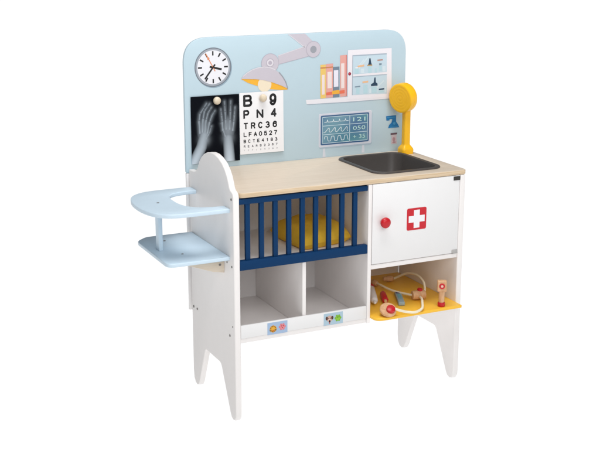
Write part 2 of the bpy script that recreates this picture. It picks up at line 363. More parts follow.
for k, l, mi in [("cab", 4, 0), ("cab_in", 5, 1), ("cab_lip", 6, 2), ("cab_mid", 6, 0), ("c_wh", 7, 3), ("c_dk", 8, 4), ("c_or", 8, 5), ("c_rd", 8, 6), ("c_br", 9, 7), ("c_gy", 8, 8)]: art(bm, k, l, mi)
for x0_, z0_, x1_, z1_, mi_ in [(.461, .7645, .473, .7785, 3), (.463, .7785, .471, .7815, 0), (.479, .7645, .489, .7770, 9), (.521, .7650, .527, .7760, 3), (.5435, .7655, .5530, .7800, 9), (.5050, .7115, .5110, .7240, 9), (.5330, .7115, .5490, .7168, 3), (.5520, .7115, .5560, .7260, 9)]:
    flat(bm, rect(x0_, z0_, x1_, z1_), YB-.00080, mi_)
stroke(bm, [(0.4552, 0.8126), (0.4552, 0.7105)], 0.0018, YB-.0009, 2)
stroke(bm, [(0.4555, 0.7570), (0.5571, 0.7580)], 0.0014, YB-.0009, 2)
for x0, z0, x1, z1 in [(0.462, 0.800, 0.488, 0.772), (0.470, 0.806, 0.500, 0.774), (0.515, 0.742, 0.548, 0.714)]: stroke(bm, [(x1, z0), (x0, z1)], 0.0035, YB-.00072, 9)
flat(bm, circle(0.4466, 0.7655, 0.0042, n=20), YB-.001, 10); flat(bm, circle(0.4460, 0.7661, 0.0024, n=20), YB-.0011, 11)
obj("printed_cabinet", bm, [pm("cabinet_white", 244, 240, 246), pm("cabinet_glass", 204, 224, 236), pm("cabinet_shade", 172, 186, 200), pm("jar_pale", 190, 222, 232), pm("bottle_dark", 48, 72, 96), pm("pill_orange", 244, 194, 150),
    pm("lid_brown", 190, 140, 124), pm("bottle_tan", 196, 160, 110), pm("lid_grey", 130, 152, 168), pm("glint", 218, 234, 242), pm("knob_maroon", 140, 36, 60), pm("knob_pink", 200, 70, 92)], bb, False)

# printed monitor (gradient screen is a colour print on a fine grid)
bm = B(); lay = bm.verts.layers.float_color.new("print")
fr = ART["m_frame"][0]
x0, x1, z0, z1 = 0.3588, 0.5142, 0.5800, 0.6672
def setc(vs, c):
    for v in vs: v[lay] = c
def cflat(loop, y, c):
    k = len(bm.verts); flat(bm, loop, y); bm.verts.ensure_lookup_table(); setc(bm.verts[k:], c)
def cstroke(pts, wd, y, c):
    k = len(bm.verts); stroke(bm, pts, wd, y); bm.verts.ensure_lookup_table(); setc(bm.verts[k:], c)
for L in ART["m_leg"]: cflat(L, YB, srgb(208, 212, 222))
cflat(rounded(rect(x0+.002, z0-.004, x1+.002, z1-.004), .005), YB-.00005, srgb(168, 186, 200))
cflat(rounded(rect(x0, z0, x1, z1), .005), YB-.00012, srgb(222, 222, 232))
cflat(rounded(rect(x0+.0012, z0+.0012, x1-.0012, z1-.0012), .004), YB-.00020, srgb(205, 208, 220))
sx0, sx1, sz0, sz1 = 0.3645, 0.5066, 0.5850, 0.6622
cflat(rounded(rect(sx0, sz0, sx1, sz1), .004), YB-.00028, srgb(62, 98, 138))
gx0, gx1, gz0, gz1 = sx0+.0045, sx1-.0045, sz0+.0045, sz1-.0045
NX, NZ = 40, 24; g = {}
for i in range(NX+1):
    for j in range(NZ+1):
        u, v = i/NX, j/NZ
        t = 0.5+0.5*math.sin(2.2+5.2*u-2.6*v); s = 0.5+0.5*math.sin(4.0*u+3.5*v-0.6)
        a, b_, c = Vector(srgb(72, 110, 150)[:3]), Vector(srgb(120, 160, 176)[:3]), Vector(srgb(94, 160, 160)[:3])
        col = a.lerp(b_, t*0.8).lerp(c, max(0, s*u*0.9))
        vv = bm.verts.new((gx0+u*(gx1-gx0), YB-.00036, gz0+v*(gz1-gz0))); vv[lay] = (*col, 1); g[i, j] = vv
for i in range(NX):
    for j in range(NZ): bm.faces.new((g[i, j], g[i+1, j], g[i+1, j+1], g[i, j+1]))
lc = srgb(205, 226, 234); yy = YB-.00046
gm = gx0+(gx1-gx0)*0.60
for L in [[(gx0, gz0), (gx1, gz0)], [(gx0, gz1), (gx1, gz1)], [(gx0, gz0), (gx0, gz1)], [(gx1, gz0), (gx1, gz1)], [(gm, gz0), (gm, gz1)]]: cstroke(L, .0013, yy, lc)
for k in (1, 2): 
    z = gz0+(gz1-gz0)*k/3; cstroke([(gx0, z), (gx1, z)], .0013, yy, lc)
rh = (gz1-gz0)/3; wv0, wv1 = gx0+.006, gm-.004
zb = gz0+rh*2.42
pts = []
for k in range(41):
    u = k/40; q = (u*4) % 1
    pts.append((wv0+u*(wv1-wv0), zb + (0.006 if 0.42 < q < 0.52 else (-0.002 if 0.52 <= q < 0.6 else 0.0))))
cstroke(pts, .0014, yy-.0001, srgb(225, 238, 242))
pts = [(wv0-.002, gz0+rh*1.24)]
for k in range(4):
    bq = (wv1-wv0)/4; a = wv0+bq*k
    pts += [(a+bq*.10, gz0+rh*1.26), (a+bq*.42, gz0+rh*1.50), (a+bq*.72, gz0+rh*1.74), (a+bq*.82, gz0+rh*1.62), (a+bq*.80, gz0+rh*1.36), (a+bq*.92, gz0+rh*1.26)]
cstroke(catmull(pts, 4, False), .0016, yy-.0001, srgb(225, 238, 242))
pts = []
for k in range(61):
    u = k/60; s = math.sin(u*2*math.pi*3.6); pts.append((wv0+u*(wv1-wv0), gz0+rh*0.50+max(-1, min(1, s*2.6))*rh*0.27))
cstroke(pts, .0015, yy-.0001, srgb(225, 238, 242))
for s, r in (("121", 2), ("050", 1), ("+ 35", 0)):
    k = len(bm.verts); text(bm, s, 0.02, (gm+.010, gz0+rh*(r+.27)), yy-.0002, fit=(gx1-gm-.017, rh*.46)); bm.verts.ensure_lookup_table(); setc(bm.verts[k:], srgb(188, 224, 216))
obj("printed_monitor", bm, attr_mat("monitor_print", 0.45), bb, False)

bm = B(); art(bm, "micro", 2, 0); flat(bm, rect(0.571, 0.6162, 0.594, 0.6180), YB-.0004, 1); flat(bm, rect(0.560, 0.6430, 0.586, 0.6445), YB-.0004, 1)
flat(bm, circle(0.5835, 0.6270, 0.0040, n=16), YB-.0004, 1)
obj("printed_microscope", bm, [pm("scope_blue", 38, 124, 186), pm("scope_light", 74, 156, 208)], bb, False)
bm = B(); art(bm, "jar", 2, 1); art(bm, "jar_lid", 2, 0); flat(bm, circle(0.583, 0.584, 0.0042, .0060, 16), YB-.0004, 2); flat(bm, circle(0.584, 0.576, 0.0055, .0024, 16), YB-.0004, 2)
obj("printed_jar", bm, [pm("jar_lid", 112, 88, 100), pm("jar_rose", 214, 198, 206), pm("jar_fill", 186, 148, 158)], bb, False)

def peg(x, z):
    bm = B(); lathe(bm, [(0.004, -0.004), (0.004, 0.004), (0.0085, 0.0048), (0.0096, 0.008), (0.0094, 0.0115), (0.0078, 0.0148), (0.0045, 0.0166), (0, 0.0172)], (x, D, z), (0, -1, 0), 24)
    return obj("peg", bm, PEGW, bb)
peg(0.0765, 0.7205); peg(0.1995, 0.7195)

# inner white back, partitions, shelves
bm = B(); box(bm, -0.0036, 0.6140, D+0.0004, D+0.0088, 0.192, 0.5450, 0.0012); obj("lower_back_board", bm, LINER, st)
bm = B(); box(bm, 0.0150, 0.6050, D-0.0035, D-0.0006, 0.196, 0.5400, 0.0)
obj("inner_back_panel", bm, LINER, st)
bm = B(); prism(bm, [rect(0.0005, 0.1945, D-0.0042, 0.5402)], 'X', 0.3475, 0.3572, 0.0012)
obj("middle_partition", bm, WHITE, st)
bm = B(); box(bm, 0.0156, 0.3471, 0.0185, D-0.0040, 0.3745, 0.3835, 0.001); obj("cot_floor", bm, WHITE, st)
bm = B(); box(bm, 0.0156, 0.3471, 0.0030, D-0.0040, 0.1955, 0.2065, 0.0012); obj("cubby_floor", bm, WHITE, st)
bm = B(); box(bm, 0.1765, 0.1860, 0.0075, D-0.0040, 0.2068, 0.3740, 0.0012); obj("cubby_partition", bm, WHITE, st)
bm = B(); box(bm, 0.0156, 0.3471, 0.0012, 0.0072, 0.2068, 0.2385, 0.0012); lip = obj("front_lip", bm, DOORW, st)

def sticker(x0, z0, x1, z1, kind):
    bm = B(); y = 0.0009
    t = B(); box(t, x0, x1, y-0.0002, y+0.0006, z0, z1, 0.0); merge(bm, t)
    w_, h_ = x1-x0, z1-z0; y -= .0003
    def el(u, v, ru, rv, mi, lv=1): flat(bm, circle(x0+u*w_, z0+v*h_, ru*w_, rv*h_, 20), y-.0001*lv, mi)
    if kind == 0:
        for a in range(8): el(.28+.11*math.cos(a*.785), .46+.19*math.sin(a*.785), .07, .12, 1)
        el(.28, .46, .11, .19, 2, 2); el(.15, .36, .05, .07, 3, 2); el(.40, .36, .05, .07, 3, 2); el(.28, .33, .04, .06, 4, 3)
        for a in range(6): el(.74+.12*math.cos(a*1.047), .53+.20*math.sin(a*1.047), .055, .10, 5)
        el(.74, .53, .11, .19, 6, 2); el(.70, .60, .03, .05, 7, 3); el(.79, .60, .03, .05, 7, 3); el(.74, .46, .035, .05, 7, 3)
    else:
        el(.30, .54, .15, .27, 1); el(.15, .60, .06, .16, 2, 2); el(.44, .60, .06, .16, 2, 2); el(.30, .40, .08, .16, 3, 2); el(.30, .33, .05, .10, 4, 3); el(.25, .58, .02, .04, 4, 3); el(.35, .58, .02, .04, 4, 3); el(.30, .18, .03, .09, 5, 3)
        for a in range(6): el(.74+.12*math.cos(a*1.047), .50+.20*math.sin(a*1.047), .06, .11, 6)
        el(.74, .50, .11, .20, 7, 2); el(.70, .58, .025, .05, 8, 3); el(.79, .58, .025, .05, 8, 3)
    if kind == 0: ms = [pm("sticker_blue", 172, 196, 226), pm("chick_gold", 226, 166, 70), pm("chick_yellow", 238, 178, 66), pm("chick_wing", 150, 128, 80), pm("chick_beak", 226, 110, 50), pm("star_pink", 232, 130, 140), pm("star_rose", 236, 150, 156), pm("star_face", 196, 70, 84)]
    else: ms = [pm("sticker_mint", 180, 206, 222), pm("pup_tan", 216, 176, 160), pm("pup_ear", 92, 62, 54), pm("pup_muzzle", 226, 196, 186), pm("pup_nose", 60, 40, 40), pm("pup_tongue", 200, 120, 120), pm("star_green", 130, 190, 60), pm("star_lime", 150, 206, 70), pm("star_eye", 60, 110, 40)]
    return obj("sticker", bm, ms, lip, False)
sticker(0.0826, 0.2060, 0.1340, 0.2355, 0)["label"] = "pale blue sticker with a yellow and a pink figure"
sticker(0.2303, 0.2060, 0.2817, 0.2355, 1)["label"] = "pale blue sticker with a puppy face and a green figure"

# cot rail
bm = B(); box(bm, 0.0160, 0.3470, 0.0035, 0.0155, 0.5255, 0.5378, 0.0012); rail = obj("cot_rail", bm, NAVY, st)
bm = B(); box(bm, 0.0160, 0.3470, 0.0015, 0.0170, 0.3712, 0.3935, 0.0014); obj("lower_bar", bm, NAVY, rail)
for k in range(9):
    x = 0.0322 + k*0.03462
    bm = B(); box(bm, x, x+0.0112, 0.0050, 0.0140, 0.3930, 0.5260, 0.0010); obj("slat", bm, NAVY, rail)

# countertop with a cut-out for the sink
bm = B()
hole = rounded(rect(0.396, 0.044, 0.580, 0.256), 0.032)
prism(bm, [rounded([(0.0158, 0.0), (0.6235, 0.0), (0.6235, D-0.0006), (0.0158, D-0.0006)], [0.016, 0.011, 0.001, 0.001]), hole], 'Z', 0.5412, HC, 0.0018)
for f in bm.faces:
    if abs(f.normal.z) < 0.5: f.material_index = 1
obj("countertop", bm, [PLY, PLYE], st)

# sink basin (lofted rounded rectangles)
def rr(cx, cy, hx, hy, r, n=8):
    out = []
    for (sx_, sy_, a0) in ((1, 1, 0), (-1, 1, 90), (-1, -1, 180), (1, -1, 270)):
        for k in range(n+1):
            a = math.radians(a0+90*k/n); out.append((cx+sx_*(hx-r)+r*math.cos(a), cy+sy_*(hy-r)+r*math.sin(a)))
    return out
bm = B(); rings = []
cxs, cys = 0.487, 0.149
for hx, hy, r, z in [(0.0975, 0.1135, 0.036, HC+0.0004), (0.0975, 0.1135, 0.036, HC+0.0018), (0.0965, 0.1125, 0.036, HC+0.0034), (0.094, 0.110, 0.036, HC+0.0042), (0.0895, 0.1055, 0.034, HC+0.0040), (0.0875, 0.1035, 0.033, HC+0.0026),
                     (0.0865, 0.1025, 0.032, HC-0.002), (0.080, 0.096, 0.028, HC-0.052), (0.078, 0.094, 0.027, HC-0.057), (0.073, 0.089, 0.024, HC-0.061), (0.060, 0.075, 0.02, HC-0.062)]:
    rings.append([bm.verts.new((x, y, z)) for x, y in rr(cxs, cys, hx, hy, r)])
for a, b in zip(rings, rings[1:]):
    N = len(a)
    for i in range(N): bm.faces.new((a[i], a[(i+1) % N], b[(i+1) % N], b[i]))
bm.faces.new(rings[-1]); bmesh.ops.recalc_face_normals(bm, faces=bm.faces)
for f in bm.faces: 
    pass
sk = obj("sink_basin", bm, CHAR, st)

# faucet
bm = B(); fx, fy = 0.5945, 0.245
t = B(); 
def sqlathe(bm, secs, cx, cy):
    rg = []
    for hx, hy, r, z in secs: rg.append([bm.verts.new((x, y, z)) for x, y in rr(cx, cy, hx, hy, r, 5)])
    for a, b in zip(rg, rg[1:]):
        N = len(a)
        for i in range(N): bm.faces.new((a[i], a[(i+1) % N], b[(i+1) % N], b[i]))
    bm.faces.new(rg[0]); bm.faces.new(rg[-1]); bmesh.ops.recalc_face_normals(bm, faces=bm.faces)
sqlathe(bm, [(0.0165, 0.0165, 0.006, HC+0.0003), (0.0168, 0.0168, 0.006, HC+0.010), (0.0160, 0.0160, 0.006, HC+0.014), (0.0120, 0.0120, 0.005, HC+0.020), (0.0095, 0.0095, 0.004, HC+0.023),
             (0.0090, 0.0090, 0.004, HC+0.026), (0.0090, 0.0090, 0.004, 0.700)], fx, fy)
fa = obj("faucet", bm, YPL, st)
bm = B(); nd = Vector((-0.945, -0.33, -0.08)).normalized(); hc = Vector((0.5835, 0.2445, 0.7010))
R_ = 0.0385
prof = [(0, -0.015), (0.030, -0.015), (0.0345, -0.0140), (0.0375, -0.011), (R_, -0.0075), (R_, 0.0005), (R_-0.0007, 0.0010), (R_-0.0007, 0.0014), (R_, 0.0019), (R_, 0.0105), (0.0378, 0.0128), (0.0362, 0.0138), (0.0345, 0.0140)]
for k in range(4):
    r = 0.0290 - k*0.0075; prof += [(r+0.0012, 0.0140), (r+0.0003, 0.01384), (r-0.0003, 0.01384), (r-0.0012, 0.0140)]
prof += [(0, 0.0140)]
lathe(bm, prof, hc, nd, 48); obj("shower_head", bm, YPL, fa)

# cabinet: door, shelf below it, open yellow shelf
bm = B(); box(bm, 0.3585, 0.6035, 0.0000, 0.0100, 0.3425, 0.5402, 0.0012); door = obj("door", bm, DOORW, st)
bm = B(); box(bm, 0.3576, 0.6044, 0.0020, D-0.0040, 0.3295, 0.3408, 0.0012); obj("cabinet_shelf", bm, WHITE, st)
bm = B(); lathe(bm, [(0.0052, 0.0), (0.0048, 0.006), (0.0075, 0.0085), (0.0115, 0.0110), (0.0132, 0.0150), (0.0130, 0.0190), (0.0105, 0.0222), (0.006, 0.0240), (0, 0.0245)], (0.3855, 0.0004, 0.4475), (0, -1, 0), 32)
obj("knob", bm, RED, door)
bm = B(); cxx, czz = 0.4815, 0.4435
t = B(); prism(t, [rounded(rect(cxx-.0275, czz-.0275, cxx+.0275, czz+.0275), 0.005)], 'Y', -0.0006, 0.0002, 0); merge(bm, t)
a, b_ = 0.0082, 0.0225
t = B(); prism(t, [[(cxx-a, czz-b_), (cxx+a, czz-b_), (cxx+a, czz-a), (cxx+b_, czz-a), (cxx+b_, czz+a), (cxx+a, czz+a), (cxx+a, czz+b_), (cxx-a, czz+b_), (cxx-a, czz+a), (cxx-b_, czz+a), (cxx-b_, czz-a), (cxx-a, czz-a)]], 'Y', -0.0010, -0.0004, 0, 1); merge(bm, t)
obj("cross_emblem", bm, [REDM, PAPER], door, False)
bm = B(); box(bm, 0.5850, 0.6042, -0.0012, 0.008, 0.5285, 0.5385, 0.0008); obj("hinge", bm, DARKM, door)
bm = B(); box(bm, 0.5865, 0.6032, -0.0014, 0.008, 0.3435, 0.3515, 0.0008); box(bm, 0.590, 0.6038, -0.0018, 0.006, 0.3415, 0.3440, 0.0006); obj("hinge", bm, GREYM, door)
bm = B(); prism(bm, [rounded([(0.3577, -0.030), (0.6044, -0.030), (0.6044, D-0.0042), (0.3577, D-0.0042)], [0.022, 0.004, 0.001, 0.001])], 'Z', 0.2055, 0.2130, 0.0016)
for f in bm.faces:
    if f.normal.z < -0.7: f.material_index = 1
obj("open_shelf", bm, [YEL, LINER], st)

# doll high-chair: upper tray, seat, post, bracket
outer = [(0.0, 0.0195), (-0.060, 0.0195), (-0.115, 0.0215), (-0.146, 0.0310), (-0.168, 0.0560), (-0.179, 0.095), (-0.182, 0.140), (-0.178, 0.185), (-0.166, 0.225), (-0.145, 0.252), (-0.112, 0.268), (-0.060, 0.2715), (0.0, 0.2715)]
inner = [(0.0, 0.232), (-0.030, 0.230), (-0.058, 0.223), (-0.076, 0.206), (-0.085, 0.180), (-0.087, 0.145), (-0.085, 0.112), (-0.075, 0.084), (-0.056, 0.066), (-0.030, 0.057), (0.0, 0.054)]
bm = B(); prism(bm, [catmull(outer, 5, False) + catmull(inner, 5, False)], 'Z', 0.5055, 0.5150, 0.0018)
for v in bm.verts:
    if v.co.x > -0.001: v.co.x = -0.0003
tr_ = obj("doll_tray", bm, TRAY, st)
def topscrew(x, y, z, par):
    bm = B(); lathe(bm, [(0.0034, 0.0), (0.0033, 0.0005), (0.0024, 0.0008), (0.001, 0.0003), (0, 0.0002)], (x, y, z-0.0001), (0, 0, 1), 16); obj("screw", bm, SCREW, par)
topscrew(-0.127, 0.145, 0.5150, tr_)
bm = B(); prism(bm, [rounded([(-0.0003, 0.0225), (-0.0003, 0.2700), (-0.120, 0.2700), (-0.150, 0.2420), (-0.150, 0.0225)], [0.001, 0.001, 0.03, 0.03, 0.022])], 'Z', 0.3930, 0.4020, 0.0018)
se = obj("doll_seat", bm, TRAY, st)
topscrew(-0.090, 0.216, 0.4020, se); topscrew(-0.090, 0.091, 0.4020, se)
bm = B(); prism(bm, [rounded(rect(-0.1310, 0.136, -0.1200, 0.159), 0.004)], 'Z', 0.4022, 0.5053, 0.0008); obj("support_post", bm, TRAY, st)
bm = B(); prism(bm, [[(-0.0003, 0.3926), (-0.118, 0.3926), (-0.100, 0.386), (-0.028, 0.3595), (-0.0003, 0.3545)]], 'Y', 0.058, 0.072, 0.0012)
prism(bm, [[(-0.0003, 0.3926), (-0.118, 0.3926), (-0.100, 0.386), (-0.028, 0.3595), (-0.0003, 0.3545)]], 'Y', 0.224, 0.238, 0.0012)
box(bm, -0.022, -0.0004, 0.0722, 0.2238, 0.364, 0.3926, 0.0012)
obj("seat_bracket", bm, PALEW, st)
bm = B(); lathe(bm, [(0.003, 0), (0.0028, 0.0008), (0.001, 0.0006), (0, 0.0006)], (-0.011, 0.0579, 0.375), (0, -1, 0), 14)
obj("bracket_screw", bm, SCREW, st)

# ------------------------------------------------------------------ sheets hung on the pegs
def sd(p, a, b):
    ax, az = a; bx, bz = b; dx, dz = bx-ax, bz-az
    t = max(0, min(1, ((p[0]-ax)*dx+(p[1]-az)*dz)/(dx*dx+dz*dz+1e-12)))
    return math.hypot(p[0]-ax-t*dx, p[1]-az-t*dz), t
def chain(p, pts):
    best = (9, 0); n_ = len(pts)-1
    for i in range(n_):
        d, t = sd(p, pts[i], pts[i+1])
        if d < best[0]: best = (d, (i+t)/n_)
    return best
HL = [[(0.0101, 0.560), (0.0221, 0.5817), (0.0358, 0.6079), (0.0443, 0.6371)],
      [(0.0327, 0.6429), (0.0310, 0.6701), (0.0337, 0.6896), (0.0512, 0.7142)], [(0.0392, 0.6449), (0.0412, 0.6744), (0.0456, 0.6962), (0.0590, 0.7130)],
      [(0.0458, 0.6444), (0.049, 0.6714), (0.0546, 0.6907), (0.064, 0.7041)], [(0.0522, 0.6414), (0.0575, 0.6659), (0.0655, 0.685), (0.073, 0.6953)], [(0.0480, 0.6268), (0.0580, 0.6429), (0.0630, 0.6579)]]
HR = [[(0.1092, 0.5615), (0.1078, 0.5945), (0.1062, 0.6248)], [(0.0932, 0.6458), (0.0912, 0.6733), (0.0885, 0.6982)], [(0.1015, 0.6476), (0.1005, 0.6775), (0.0985, 0.716)],
      [(0.1109, 0.6469), (0.1129, 0.6768), (0.1148, 0.7163)], [(0.1188, 0.6438), (0.1230, 0.6711), (0.1262, 0.7008)], [(0.0989, 0.6305), (0.0933, 0.6483), (0.0890, 0.6629)]]
def xr_val(p):
    v = 0.0
    for H, palm in ((HL, (0.0435, 0.642)), (HR, (0.1065, 0.642))):
        d, t = chain(p, H[0]); wd = 0.0152 - 0.0012*t                          # forearm
        v = max(v, (1.0-0.42*t)*max(0, 1-(d/wd)**2)**0.8)
        dx = (p[0]-palm[0])/0.0190; dz = (p[1]-palm[1]-0.004)/0.040; q = dx*dx+dz*dz
        v = max(v, 0.40*max(0, 1-q)**0.9)
        wx = math.exp(-(((p[0]-palm[0])/0.012)**2+((p[1]-(palm[1]-0.016))/0.013)**2)); v = max(v, 0.58*wx)   # wrist bones
        for F in H[1:]:
            d, t = chain(p, F); v = max(v, (0.30-0.16*t)*math.exp(-(d/0.0052)**2))
            bw = 0.0017+0.0013*abs(math.cos(t*math.pi*3.0))**3
            gap = 0.6 if min(abs(t-.40), abs(t-.68), abs(t-.88)) < 0.018 else 1.0
            v = max(v, (0.60-0.30*t)*gap*math.exp(-(d/bw)**2))
    return v
def film():
    x0, x1, z0, z1 = 0.0103, 0.1368, 0.5672, 0.7327
    NX, NZ = 126, 166; y = D - 0.0026
    bm = B(); lay = bm.verts.layers.float_color.new("print"); g = {}
    for i in range(NX+1):
        for j in range(NZ+1):
            x = x0+(x1-x0)*i/NX; z = z0+(z1-z0)*j/NZ; v = xr_val((x, z))
            c = (0.002+0.56*v, 0.003+0.65*v, 0.006+0.74*v, 1)
            cv = 0.0026*((z1-z)/(z1-z0))**2*(0.4+0.6*i/NX) + 0.0012*((i/NX-0.5)*2)**2*(j/NZ)**4
            q = bm.verts.new((x, y-cv, z)); q[lay] = c; g[i, j] = q
    for i in range(NX):
        for j in range(NZ): bm.faces.new((g[i, j], g[i+1, j], g[i+1, j+1], g[i, j+1]))
    t = bmesh.ops.extrude_face_region(bm, geom=bm.faces[:])
    for e in t["geom"]:
        if isinstance(e, bmesh.types.BMVert): e.co.y += 0.0006
    bmesh.ops.recalc_face_normals(bm, faces=bm.faces)
    return obj("xray_film", bm, attr_mat("xray_print", 0.25, 0.06), None, True)
tag(film(), "black x-ray film of two hands hanging from a wooden peg below the clock", "x-ray")

bm = B(); gc = [[bm.verts.new((0.1382+0.1195*i/8, D-0.0024, 0.5805+0.154*j/30)) for j in range(31)] for i in range(9)]
for i in range(8):
    for j in range(30): bm.faces.new((gc[i][j], gc[i+1][j], gc[i+1][j+1], gc[i][j+1]))
for e_ in bmesh.ops.extrude_face_region(bm, geom=bm.faces[:])["geom"]:
    if isinstance(e_, bmesh.types.BMVert): e_.co.y += 0.0005
bmesh.ops.recalc_face_normals(bm, faces=bm.faces)
yc = D-0.00255
def arc(cx, cy, rx, ry, a0, a1, n=14): return [(cx+rx*math.cos(math.radians(a0+(a1-a0)*k/n)), cy+ry*math.sin(math.radians(a0+(a1-a0)*k/n))) for k in range(n+1)]
GL = {'B': [[(0, 0), (0, 1)], [(0, 1)] + arc(.62, .765, .32, .235, 90, -90) + [(0, .53)], [(0, .53)] + arc(.64, .265, .36, .265, 90, -90) + [(0, 0)]],
 '9': [arc(.5, .67, .47, .33, 0, 360, 26), [(.97, .67)] + arc(.47, .5, .5, .5, 0, -62) + arc(.47, .32, .44, .32, -70, -168, 10)],
 '6': [arc(.5, .33, .47, .33, 0, 360, 26), [(.03, .33)] + arc(.53, .5, .5, .5, 180, 118) + arc(.53, .68, .44, .32, 110, 12, 10)],
 'P': [[(0, 0), (0, 1)], [(0, 1)] + arc(.62, .74, .36, .26, 90, -90) + [(0, .48)]],
 'N': [[(0, 0), (0, 1), (1, 0), (1, 1)]], '4': [[(.72, 0), (.72, 1), (0, .30), (1, .30)]], 'T': [[(0, 1), (1, 1)], [(.5, 1), (.5, 0)]],
 'R': [[(0, 0), (0, 1)], [(0, 1)] + arc(.62, .75, .35, .25, 90, -90) + [(0, .5)], [(.60, .5), (.97, 0)]],
 'C': [arc(.52, .5, .52, .5, 38, 322, 26)], 'O': [arc(.5, .5, .5, .5, 0, 360, 30)],
 '3': [arc(.46, .745, .42, .255, 150, -80, 18) + arc(.46, .27, .50, .27, 80, -155, 18)], 'L': [[(0, 1), (0, 0), (.95, 0)]], 'F': [[(0, 0), (0, 1), (.95, 1)], [(0, .53), (.82, .53)]],
 'E': [[(.98, 0), (0, 0), (0, 1), (.95, 1)], [(0, .53), (.85, .53)]], 'A': [[(0, 0), (.5, 1), (1, 0)], [(.17, .33), (.83, .33)]],
 '5': [[(.90, 1), (.20, 1), (.08, .50)] + arc(.48, .33, .48, .33, 130, -155, 22)], '2': [arc(.5, .70, .46, .30, 165, -30, 16) + [(.05, 0), (.98, 0)]], '7': [[(0, 1), (1, 1), (.55, .45), (.36, 0)]],
 '1': [[(.28, .78), (.60, 1), (.60, 0)]], '8': [arc(.5, .755, .40, .245, 0, 360, 24), arc(.5, .265, .47, .265, 0, 360, 24)]}
def glyph(ch, x, z, ww, hh, wt, mi):
    for P in GL[ch]:
        q = [(x+wt/2+u*(ww-wt), z+wt/2+v*(hh-wt)) for u, v in P]
        stroke(bm, q, wt, yc, mi)
        for c in q[1:-1]: flat(bm, circle(c[0], c[1], wt/2, n=10), yc-1e-5, mi)
rows = [("B", .1481, .6990, .0245, .0300), ("9", .2190, .6985, .0200, .0300), ("P", .1480, .6688, .0165, .0225), ("N", .1836, .6688, .0190, .0225), ("4", .2225, .6688, .0168, .0225)]
for ch, x, z, ww, hh in rows: glyph(ch, x, z, ww, hh, hh*0.205, 1)
def row(s, x0, x1, z, hh, wr, mi=1, wt=0.205):
    n_ = len(s); cw = hh*wr
    for i, ch in enumerate(s): glyph(ch, x0+(x1-x0-cw)*i/(n_-1), z, cw, hh, hh*wt, mi)
row("TRC36", .1482, .2397, .6430, .0165, .76)
row("LFAO527", .1480, .2396, .6240, .0118, .76)
row("BCTE4183", .1477, .2400, .6086, .0087, .78)
row("REARB2367", .1477, .2400, .5972, .0058, .80, 2, .2)
row("TCFLE5283", .1480, .2396, .5885, .0034, .82, 3, .2)
for v in bm.verts: v.co.y -= 0.0038*((0.7345-v.co.z)/0.154)**2*(0.45+0.55*(v.co.x-0.1382)/0.1195)
tag(obj("eye_chart", bm, [PAPER, INK, pm("chart_grey", 96, 96, 102), pm("chart_pale", 176, 176, 182)], None, False), "white eye test chart with rows of black letters pinned under the printed lamp", "eye chart")

# ------------------------------------------------------------------ pillow in the cot
def pillow():
    C4 = [Vector((0.190, 0.215, 0)), Vector((0.199, 0.048, 0)), Vector((0.340, 0.076, 0)), Vector((0.335, 0.250, 0))]
    N = 36; bm = B(); top = {}; bot = {}; z0 = 0.3838
    for i in range(N+1):
        for j in range(N+1):
            u, v = i/N, j/N; a, b = 2*u-1, 2*v-1
            # softened square: the sewn corners are round-nosed
            k_ = 0.13; a2, b2 = a*math.sqrt(1-k_*b*b), b*math.sqrt(1-k_*a*a)
            uu, vv = 0.5+0.5*a2*1.10, 0.5+0.5*b2*1.10
            p = C4[0]*(1-uu)*(1-vv) + C4[1]*(1-uu)*vv + C4[2]*uu*vv + C4[3]*uu*(1-vv)
            e = max(0, (1-a**4)*(1-b**4))**0.45
            wr = 0.0012*math.sin(19*u+7*v)*math.sin(13*v-5*u) + 0.0008*math.sin(31*u*v+9*u) - 0.0011*max(0, math.sin(9*math.atan2(b, a)+1.3))*min(1, math.hypot(a, b))**3
            zc = z0+0.0165 - 0.004*(abs(a)*abs(b))
            edge = i in (0, N) or j in (0, N)
            top[i, j] = bm.verts.new((p.x, p.y, zc + 0.032*e + wr*e))
            bot[i, j] = top[i, j] if edge else bm.verts.new((p.x, p.y, max(z0+0.0003, zc - 0.024*e)))
    for i in range(N):
        for j in range(N):
            bm.faces.new((top[i, j], top[i+1, j], top[i+1, j+1], top[i, j+1]))
            q = (bot[i, j], bot[i, j+1], bot[i+1, j+1], bot[i+1, j])
            if len(set(q)) == 4 and set(q) != {top[i, j], top[i+1, j], top[i+1, j+1], top[i, j+1]}: bm.faces.new(q)
    bmesh.ops.recalc_face_normals(bm, faces=bm.faces)
    m = mat("yellow_fabric", (0.90, 0.55, 0.05, 1), 0.85, 0.45, 120, 0.06, spec=0.2)
    return obj("pillow", bm, m)
tag(pillow(), "plump yellow cloth pillow lying behind the navy cot rail", "pillow")

